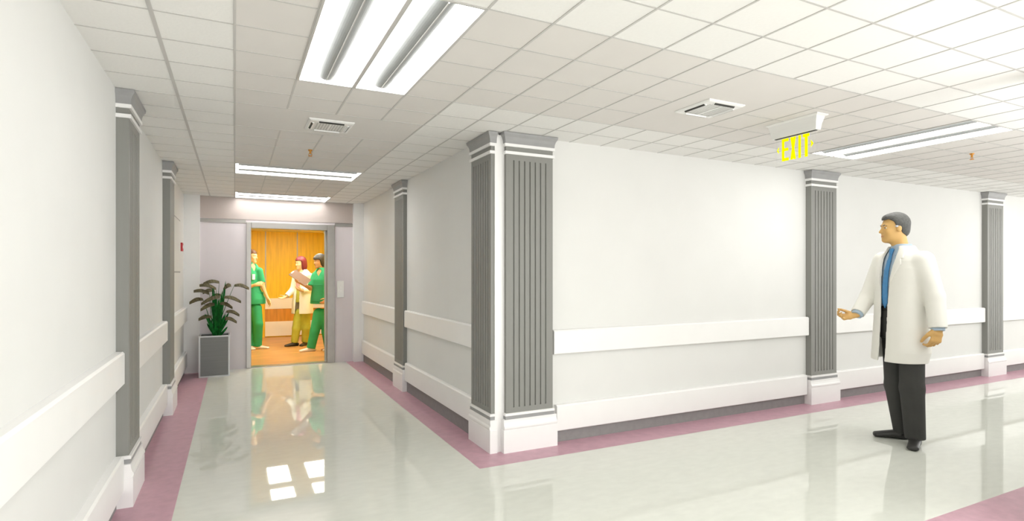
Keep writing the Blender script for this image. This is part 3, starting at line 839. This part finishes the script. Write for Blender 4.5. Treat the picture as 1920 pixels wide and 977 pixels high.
def opening(x, y, z, grow=0.0):
    u = x * ldir[0] + y * ldir[1]; v = x * fdir[0] + y * fdir[1]; n_, f_ = edges(z)
    cx = np.interp(z, [q[0] for q in coat_st], [q[1] for q in coat_st]); u = u - cx * ldir[0]
    return np.maximum(np.maximum(u - n_ - grow, f_ - grow - u), -v + .02)
O.cut(lambda x, y, z: -opening(x, y, z))
sleeves(O, ((shL, elL, wrL, (.080, .070, .062)), (shR, elR, wrR, (.078, .064, .055))), .011, .03, (-.50, -.45, .62), (.50, .42, 1.72), .005)
coat = O.mesh('coat', 'coat', doc)
# lapels: raised bands along the opening
L_ = coat_outer(.007, False); L2 = coat_outer(-.004, False); L_.F = np.maximum(L_.F, -L2.F)
def lap(x, y, z):
    u = x * ldir[0] + y * ldir[1]; v = x * fdir[0] + y * fdir[1]; n_, f_ = edges(z)
    wdt = np.interp(z, [1.28, 1.30, 1.47, 1.475, 1.515, 1.52, 1.60, 1.64], [.0, .006, .062, .062, .045, .058, .050, .04])
    nearb = np.maximum(n_ + .001 - u, u - n_ - wdt); farb = np.maximum(u - f_ + .001, f_ - wdt - u)
    d = np.minimum(nearb, farb); return np.maximum(np.maximum(d, -v + .012), 1.285 - z)
L_.cut(lap); L_.mesh('lapel', 'coat', coat)
# shoes
make_shoe(doc, anL, toL, .27, 'shoe_k', .005); make_shoe(doc, anR, toR, .27, 'shoe_k', .005)

# ================================================================== people in the lift
def simple_torso(F, st, ang): F.put(loft(st, ang), .0)

# ---- man in green scrubs at the left
fr = Frame(.36, 11.35); Q = fr.q; h = .008
PH = math.radians(-42); fd = np.array([-math.sin(PH), -math.cos(PH), 0]); ld = np.array([math.cos(PH), -math.sin(PH), 0])
hd = Head(Q(472, 481, 0), math.radians(-58), .05)
neck = Q(469, 497, 0); cx = Q(469, 540, 0)[0]; cl = Q(478, 600, 0)[0]
shV = Q(486, 508, -.02); shH = Q(452, 508, .10)
elV = Q(492, 536, -.02); wrV = Q(502, 560, -.08)
elH = Q(455, 541, -.08); wrH = Q(480, 534, -.20)
hipV = Q(480, 578, -.04); hipH = Q(465, 578, .04); knV = Q(484, 608, -.10); knH = Q(470, 608, .06); anV = Q(483, 643, -.03); anH = Q(469, 645, -.02)
B = Field((-.55, -.55, -.01), (.45, .40, 2.0), h)
st = [(.92, cl, 0, .15, .10), (1.12, cx, 0, .145, .10), (1.35, cx, 0, .165, .11), (1.50, cx, 0, .16, .09), (1.58, cx, 0, .09, .07)]
B.put(loft(st, PH)); B.put(cap(neck + [0, 0, -.08], hd.p(0, -.02, -.05), .058, .052), .03); hd.skin(B)
limb(B, [shV, elV, wrV], [.050, .038, .026]); limb(B, [shH, elH, wrH], [.050, .038, .026])
hand(B, wrV, nrm([.35, -.2, -1]), nrm([-.70, -.60, .2]), -1, .4, .12, 1.05); hand(B, wrH, nrm([.95, -.1, .15]), nrm([0, .9, -.3]), 1, .5)
limb(B, [hipV, knV, anV], [.08, .055, .04]); limb(B, [hipH, knH, anH], [.08, .055, .04])
for an in (anV, anH): B.put(cap([an[0], an[1], .04], [an[0] + .12, an[1] - .06, .03], .032, .022), .02)
p = B.mesh('person', 'skin_b'); place(p, fr)
tag(p, 'man in green scrubs at the left edge of the lift door, arm hanging', 'person')
hd.features(p, 'skin_b', 'hair_brown', 'lip', .002)
c = hd.c; H = Field(c - .17, c + .17, .005); H.put(hd.ell((0, -.014, .038), (.075, .096, .088), .010))
def hl(x, y, z):
    s, f, t_ = hd.co(x, y, z); return np.interp(f, [-.12, -.06, -.01, .0, .05, .08], [-.06, -.05, .0, .02, .062, .055]) - t_
H.cut(hl); H.mesh('hair', 'hair_brown', p)
def scrubs(p, fld, st, ang, arms, hips, zhem, vneck, neckp, fd, r=(.066, .064)):
    F = Field(*fld, h); F.put(loft(st, ang, z0=zhem))
    for sh, el in arms:
        e = sh + (el - sh) * .80; F.put(cap(sh, e, r[0], r[1], True), .03)
    nk = neckp + np.array(fd) * .02
    F.put(cap(neckp + [0, 0, .14], neckp + [0, 0, -.02], .070, .060), 0, 's')
    F.put(cap(neckp + fd * .10 + [0, 0, -.02], neckp + fd * .13 + [0, 0, -.15], .052, .004), 0, 's')
    top = F.mesh('scrub_top', 'scrub', p)
    G = Field(fld[0], (fld[1][0], fld[1][1], 1.15), h)
    hst = [(.86, *hips[0][:2], .16, .115), (1.05, *hips[0][:2], .155, .11)]
    G.put(loft(hst, ang))
    for hp, kn, an in hips[1:]:
        bt = np.array(an); bt = bt.copy(); bt[2] = .06
        G.put(cap(hp, kn, .100, .082), .03); G.put(cap(kn, bt, .082, .074, True), .02)
    return top, G.mesh('scrub_trousers', 'scrub', p)
sst = [(.80, cl, 0, .195, .150), (.92, cl, 0, .190, .145), (1.12, cx, 0, .180, .135), (1.35, cx, 0, .190, .135), (1.48, cx, 0, .185, .115), (1.55, cx, 0, .13, .09), (1.60, cx, 0, .07, .07)]
top, _ = scrubs(p, ((-.55, -.55, .0), (.45, .40, 1.75)), sst, PH, ((shV, elV), (shH, elH)), [(cl, 0), (hipV, knV, anV), (hipH, knH, anH)], .83, 0, neck, fd)
w = MB(); pc = np.array([cx, 0, 1.33]) + fd * .142 + ld * (-.05)
w.box(-.03, .03, -.004, .004, -.05, .05); bd = w.build('badge', 'white', top, loc=tuple(pc)); bd.rotation_euler = (0, 0, -PH)
make_shoe(p, anV, (.9, -.45), .28, 'shoe_w', .006); make_shoe(p, anH, (.3, -1), .28, 'shoe_w', .006)

# ---- woman with red hair, white coat
fr = Frame(1.02, 11.45); Q = fr.q
PH = math.radians(35); fd = np.array([-math.sin(PH), -math.cos(PH), 0]); ld = np.array([math.cos(PH), -math.sin(PH), 0])
hd = Head(Q(563.5, 494, -.02), math.radians(55), .08, .95)
neck = Q(567, 508, 0); cx = Q(567, 540, 0)[0]
shL = Q(583, 519, -.02); shR = Q(555, 519, .02); elR = Q(549, 543, .02); wrR = Q(537, 556, -.10); elL = Q(585, 545, .0); wrL = Q(566, 545, -.20)
hipL = Q(574, 588, 0); hipR = Q(561, 588, 0); knL = Q(574, 616, -.03); knR = Q(556, 616, -.03); anL = Q(572, 642, .02); anR = Q(552, 642, -.02)
B = Field((-.55, -.50, -.01), (.42, .35, 1.85), h)
B.put(loft([(.86, cx, 0, .155, .10), (1.05, cx, 0, .125, .09), (1.25, cx, 0, .14, .10), (1.38, cx, 0, .145, .085), (1.45, cx, 0, .08, .06)], PH))
B.put(cap(neck + [0, 0, -.08], hd.p(0, -.02, -.05), .048, .045), .02); hd.skin(B, False)
for e in (-1, 1): B.put(ell(np.array([cx, 0, 1.24]) + fd * .075 + ld * e * .06, np.eye(3), (.05, .05, .05)), .03)
limb(B, [shR, elR, wrR], [.042, .034, .023]); limb(B, [shL, elL, wrL], [.042, .034, .023])
hand(B, wrR, nrm([-.85, -.2, -.35]), nrm([-.2, -.5, .8]), 1, .4, .1, .95); hand(B, wrL, nrm([-.9, -.1, .3]), nrm([0, .4, .8]), -1, .5, .1, .95)
limb(B, [hipR, knR, anR], [.08, .052, .036]); limb(B, [hipL, knL, anL], [.08, .052, .036])
for an in (anL, anR): B.put(cap([an[0], an[1], .035], [an[0] - .10, an[1] - .05, .022], .028, .020), .02)
p = B.mesh('person', 'skin_b'); place(p, fr)
tag(p, 'woman with dark red hair in a white coat and olive trousers', 'person')
hd.features(p, 'skin_b', 'hair_red', 'lip_d', .002)
c = hd.c; H = Field(c - .24, c + .22, .006)
H.put(hd.ell((0, -.016, .040), (.080, .098, .090), .018)); H.put(hd.ell((0, -.055, -.060), (.078, .066, .095), .010), .04)
for e in (-1, 1): H.put(hd.ell((e * .072, -.020, -.060), (.026, .045, .085)), .03)
def hl(x, y, z):
    s, f, t_ = hd.co(x, y, z); return np.maximum(np.interp(f, [-.12, -.0, .018, .03, .06, .10], [-.22, -.22, -.12, .045, .066, .06]) - t_, -1)
H.cut(hl); H.mesh('hair', 'hair_red', p)
# coat, open at the front
def cwrap(off, ext, arms=False):
    F = Field((-.50, -.45, .50), (.42, .35, 1.60), .007)
    F.put(loft([(.62, cx, 0, .205, .165), (.85, cx, 0, .190, .150), (1.05, cx, 0, .160, .130), (1.25, cx, 0, .170, .140), (1.36, cx, 0, .170, .120), (1.43, cx, 0, .13, .09), (1.48, cx, 0, .07, .065)], PH, off, z0=.5 if ext else .625, z1=1.6 if ext else 1.48))
    return F
O = cwrap(0, False); In = cwrap(-.015, True); O.F = np.maximum(O.F, -In.F)
def opn(x, y, z):
    u = (x - cx) * ld[0] + y * ld[1]; v = (x - cx) * fd[0] + y * fd[1]
    hw = np.interp(z, [.6, 1.0, 1.3, 1.45, 1.5], [.050, .034, .055, .075, .06]); return np.maximum(np.abs(u + .012) - hw, -v + .02)
O.cut(lambda x, y, z: -opn(x, y, z))
sleeves(O, ((shR, elR, wrR, (.062, .055, .048)), (shL, elL, wrL, (.062, .055, .048))), .012, .03, (-.50, -.45, .50), (.42, .35, 1.60), .007)
O.mesh('coat', 'coat', p)
G = Field((-.3, -.3, .9), (.3, .3, 1.50), h).put(loft([(.96, cx, 0, .150, .112), (1.05, cx, 0, .145, .108), (1.25, cx, 0, .150, .122), (1.36, cx, 0, .15, .10), (1.42, cx, 0, .09, .08)], PH)); G.mesh('blouse', 'pink', p)
G = Field((-.3, -.3, 0), (.3, .3, 1.2), h).put(loft([(.84, cx, 0, .168, .125), (1.06, cx, 0, .150, .118), (1.12, cx, 0, .140, .112)], PH))
for hp, kn, an in ((hipL, knL, anL), (hipR, knR, anR)):
    bt = an.copy(); bt[2] = .075; G.put(cap(hp, kn, .092, .078), .03); G.put(cap(kn, bt, .078, .064, True), .02)
G.mesh('trousers', 'olive', p)
make_shoe(p, anR, (-1, -.35), .25, 'shoe_k', .006); make_shoe(p, anL, (-.5, -1), .24, 'shoe_k', .006)

# ---- nurse in green scrubs at the right, holding a clipboard
fr = Frame(1.36, 10.55); Q = fr.q
PH = math.radians(40); fd = np.array([-math.sin(PH), -math.cos(PH), 0]); ld = np.array([math.cos(PH), -math.sin(PH), 0])
hd = Head(Q(599, 490, -.02), math.radians(62), .14, .97)
neck = Q(604, 507, 0); cx = Q(604, 540, 0)[0]; chx = Q(603, 590, 0)[0]
shL = Q(622, 518, -.04); shR = Q(591, 517, .06); elR = Q(582, 541, .0); wrR = Q(566, 532, -.14); elL = Q(624, 545, -.08); wrL = Q(614, 560, -.20)
hipR = Q(598, 588, .02); hipL = Q(611, 588, -.02); knR = Q(590, 622, -.02); knL = Q(612, 622, -.02); anR = Q(583, 650, -.03); anL = Q(616, 652, .0)
B = Field((-.55, -.50, -.01), (.42, .35, 1.90), h)
B.put(loft([(.90, chx, 0, .16, .10), (1.05, cx, 0, .14, .10), (1.28, cx, 0, .15, .10), (1.40, cx, 0, .155, .09), (1.48, cx, 0, .08, .06)], PH))
B.put(cap(neck + [0, 0, -.08], hd.p(0, -.02, -.05), .052, .048), .02); hd.skin(B, False)
limb(B, [shR, elR, wrR], [.045, .036, .024]); limb(B, [shL, elL, wrL], [.045, .036, .024])
hand(B, wrR, nrm([-.75, -.45, .30]), nrm([.2, .2, .9]), 1, .55, .08, 1.0); hand(B, wrL, nrm([-.6, -.3, -.6]), nrm([-.5, .6, .3]), -1, .5, .1, 1.0)
limb(B, [hipR, knR, anR], [.08, .055, .038]); limb(B, [hipL, knL, anL], [.08, .055, .038])
for an in (anL, anR): B.put(cap([an[0], an[1], .035], [an[0] - .11, an[1] - .05, .025], .030, .022), .02)
p = B.mesh('person', 'skin_c'); place(p, fr)
tag(p, 'dark-haired nurse in green scrubs at the right of the lift, holding the clipboard', 'person')
hd.features(p, 'skin_c', 'hair_black', 'lip', .002)
c = hd.c; H = Field(c - .22, c + .22, .006)
H.put(hd.ell((0, -.016, .040), (.080, .100, .090), .016)); H.put(hd.ell((0, -.050, -.045), (.078, .062, .085), .008), .04)
H.put(hd.ell((0, .062, .062), (.055, .035, .032), .004), .02)
def hl(x, y, z):
    s, f, t_ = hd.co(x, y, z); return np.interp(f, [-.12, -.0, .014, .026, .05, .12], [-.115, -.105, -.06, .025, .042, .040]) - t_
H.cut(hl); H.mesh('hair', 'hair_black', p)
sst = [(.84, chx, 0, .205, .160), (.95, chx, 0, .198, .150), (1.12, cx, 0, .180, .140), (1.28, cx, 0, .185, .140), (1.38, cx, 0, .180, .115), (1.45, cx, 0, .12, .09), (1.50, cx, 0, .07, .07)]
top, _ = scrubs(p, ((-.50, -.50, .0), (.42, .35, 1.62)), sst, PH, ((shR, elR), (shL, elL)), [(chx, 0), (hipR, knR, anR), (hipL, knL, anL)], .85, 0, neck, fd, (.062, .064))
Shd = Field((-.30, -.30, .85), (.3, .3, 1.25), .006); Shd.put(loft(sst, PH, .006, z0=.88, z1=1.20)); P2 = Field((-.30, -.30, .85), (.3, .3, 1.25), .006); P2.put(loft(sst, PH, -.006, z0=.80, z1=1.3)); Shd.F = np.maximum(Shd.F, -P2.F)
Shd.cut(lambda x, y, z: np.maximum(np.abs((x - cx) * ld[0] + y * ld[1]) - .12, -((x - cx) * fd[0] + y * fd[1])))
Shd.mesh('shade_patch', 'scrub_shade', top)  # shadow on the lower front of the top, laid on as darker cloth
make_shoe(p, anR, (-1, -.30), .27, 'shoe_w', .006); make_shoe(p, anL, (-.4, -1), .27, 'shoe_w', .006)
# clipboard, a thing of its own
pts = [Q(541, 515, -.20), Q(553.5, 505.5, -.10), Q(584, 525, -.10), Q(572, 536.5, -.20)]
t = thing('clipboard', 'brown clipboard held up between the nurse and the red-haired woman', 'clipboard', tuple(fr.o), fr.rz)
w = MB(); a, b_, c_, d_ = [Vector(q) for q in pts]; n_ = (b_ - a).cross(c_ - b_).normalized() * .004
for s_ in (1,):
    A = [q + n_ for q in (a, b_, c_, d_)]; D = [q - n_ for q in (a, b_, c_, d_)]
    w.poly(A); w.poly(D[::-1])
    for k in range(4): w.poly([A[k], A[(k + 1) % 4], D[(k + 1) % 4], D[k]])
w.build('board', 'board', t)
w = MB(); m0 = a.lerp(b_, .3); m1 = a.lerp(b_, .7); e = (d_ - a).normalized() * .02; nn = n_ * 2.2
w.poly([m0 + nn, m1 + nn, m1 + nn + e, m0 + nn + e]); w.poly([m0 - nn, m1 - nn, m1 - nn + e, m0 - nn + e])
for s1, s2 in ((m0, m1), (m1, m1 + e), (m1 + e, m0 + e), (m0 + e, m0)): w.poly([s1 + nn, s2 + nn, s2 - nn, s1 - nn])
w.build('clip', 'frame', t)

# ------------------------------------------------------------------ planter with plant
pl = thing('potted_plant', 'tall leafy plant with drooping brown fronds in a square grey planter', 'plant', (-.245, 8.72, 0))
hw, ph = .185, .555
w = MB(); w.box(-hw + .006, hw - .006, -hw + .006, hw - .006, .002, .50); w.box(-hw + .006, -hw + .02, -hw + .006, hw - .006, .50, ph - .01); w.box(hw - .02, hw - .006, -hw + .006, hw - .006, .50, ph - .01)
w.box(-hw + .006, hw - .006, -hw + .006, -hw + .02, .50, ph - .01); w.box(-hw + .006, hw - .006, hw - .02, hw - .006, .50, ph - .01)
pot = w.build('planter_box', 'planter', pl)
w = MB(); e = .018
for sx in (-1, 1):
    for sy in (-1, 1):
        x0 = sx * hw; y0 = sy * hw; w.box(min(x0, x0 - sx * e), max(x0, x0 - sx * e), min(y0, y0 - sy * e), max(y0, y0 - sy * e), 0, ph)
for z0, z1 in ((0, e), (ph - e, ph)):
    for s_ in (-1, 1):
        a_ = s_ * hw; lo, hi = min(a_, a_ - s_ * e), max(a_, a_ - s_ * e)
        w.box(lo, hi, -hw + e, hw - e, z0, z1); w.box(-hw + e, hw - e, lo, hi, z0, z1)
w.build('edge_frame', 'planter_edge', pot)
w = MB(); random.seed(8); n = 10
g = [[(-hw + .02 + (2 * hw - .04) * i / n, -hw + .02 + (2 * hw - .04) * j / n, .505 + random.random() * .02) for j in range(n + 1)] for i in range(n + 1)]
for i in range(n):
    for j in range(n): w.poly([g[i][j], g[i + 1][j], g[i + 1][j + 1], g[i][j + 1]])
w.build('soil', 'soil', pot)
pf = Frame(-.245, 8.72)
def plp(px, py, dep):
    q = pf.q(px, py, dep); v = pf.r * q[0] + pf.v * q[1]; return Vector((v.x, v.y, q[2]))
base = Vector((.02, 0, .50))
fronds = [((381, 531), (411, 528), .05), ((374, 534), (405, 540), -.10), ((363, 545), (392, 549), .02), ((355, 567), (380, 560), -.12), ((377, 569), (412, 555), -.16),
          ((420, 539), (433, 534), .10), ((440, 534), (467, 540), .05), ((420, 556), (452, 565), -.16), ((413, 568), (436, 576), -.18), ((376, 580), (402, 569), -.18),
          ((425, 583), (449, 590), .04), ((372, 598), (396, 593), -.06), ((421, 596), (444, 603), -.02), ((392, 560), (414, 552), .14), ((380, 548), (402, 544), .16)]
random.seed(11)
for k, (a, c, dep) in enumerate(fronds):
    A = plp(a[0], a[1], dep - .03); C = plp(c[0], c[1], dep + .03)
    mid = (A + C) / 2; root = A if (A - base).xy.length < (C - base).xy.length else C; tip = C if root is A else A
    # frond: arched leaf with lens outline, notched edges
    w = MB(); n = 12; ax = (tip - root); L = ax.length; side = Vector((0, 1, 0)).cross(ax).normalized(); side = ax.cross(Vector((0, 0, 1))).normalized()
    rows = []
    for i in range(n + 1):
        t_ = i / n; p_ = root + ax * t_ + Vector((0, 0, .018 * math.sin(PI * t_)))
        wd = .058 * math.sin(PI * min(1, .06 + t_ * .94)) ** .7 * (1 if i % 2 else .8) + .001
        up = .006 + .014 * math.sin(PI * t_)
        rows.append([p_ - side * wd - Vector((0, 0, .028)), p_ + Vector((0, 0, up)), p_ + side * wd - Vector((0, 0, .028)), p_ - Vector((0, 0, .010 + .012 * math.sin(PI * t_)))])
    for i in range(n):
        for j in range(4): w.poly([rows[i][j], rows[i][(j + 1) % 4], rows[i + 1][(j + 1) % 4], rows[i + 1][j]])
    w.poly(rows[0]); w.poly(rows[-1][::-1])
    w.build('frond', 'frond', pl, smooth=True)
    w = MB(); b0 = base + Vector((random.uniform(-.035, .035), random.uniform(-.04, .04), 0)); mid = b0.lerp(root, .6) + Vector((0, 0, .06))
    pts = [b0 * (1 - t_) ** 2 + mid * 2 * t_ * (1 - t_) + root * t_ ** 2 for t_ in [i / 8 for i in range(9)]]
    w.tube(pts, [.007 - .0006 * i for i in range(9)], 6)
    w.build('stalk', 'leaf', pl, smooth=True)
# upright sword leaves
sw = [(388, 606), (391, 590), (395, 565), (399, 535), (403, 546), (406, 552), (411, 560), (417, 545), (423, 527), (420, 555), (428, 598), (427, 612), (424, 588), (400, 575), (409, 580), (414, 590), (396, 600), (384, 588), (430, 585), (405, 600)]
for k, (px, py) in enumerate(sw):
    tip = plp(px, py, random.uniform(-.14, .14)); b0 = base + Vector((random.uniform(-.03, .03), random.uniform(-.04, .04), 0))
    ax = tip - b0; side = ax.cross(Vector((random.uniform(-.4, .4), 1, 0))).normalized(); nn = ax.cross(side).normalized(); w = MB(); rows = []; n = 8
    for i in range(n + 1):
        t_ = i / n; wd = .017 * (1 - t_) ** .5 * (.6 + 1.2 * t_) + .001; c_ = b0 + ax * t_ + nn * .02 * math.sin(PI * t_ * .9)
        rows.append([c_ - side * wd, c_ + nn * .003, c_ + side * wd, c_ - nn * .003])
    for i in range(n):
        for j in range(4): w.poly([rows[i][j], rows[i][(j + 1) % 4], rows[i + 1][(j + 1) % 4], rows[i + 1][j]])
    w.build('blade', 'leaf', pl, smooth=False)

# ------------------------------------------------------------------ camera, world, view
cam = bpy.data.cameras.new('camera'); co = bpy.data.objects.new('camera', cam); COL.objects.link(co)
co.location = (0, 0, EYE); co.rotation_euler = (PI / 2, 0, -YAW)
cam.sensor_width = 36; cam.lens = 36 * FPX / 1920; cam.shift_y = (HY - 488.5) / 1920; cam.clip_start = .05
SC.camera = co
wd = bpy.data.worlds.new('world'); SC.world = wd; wd.use_nodes = True
wd.node_tree.nodes['Background'].inputs[0].default_value = (1, 1, .98, 1); wd.node_tree.nodes['Background'].inputs[1].default_value = 4.1
SC.view_settings.view_transform = 'Standard'; SC.view_settings.look = 'None'
SC.view_settings.exposure = 0.0; SC.view_settings.gamma = 1; SC.view_settings.use_curve_mapping = False
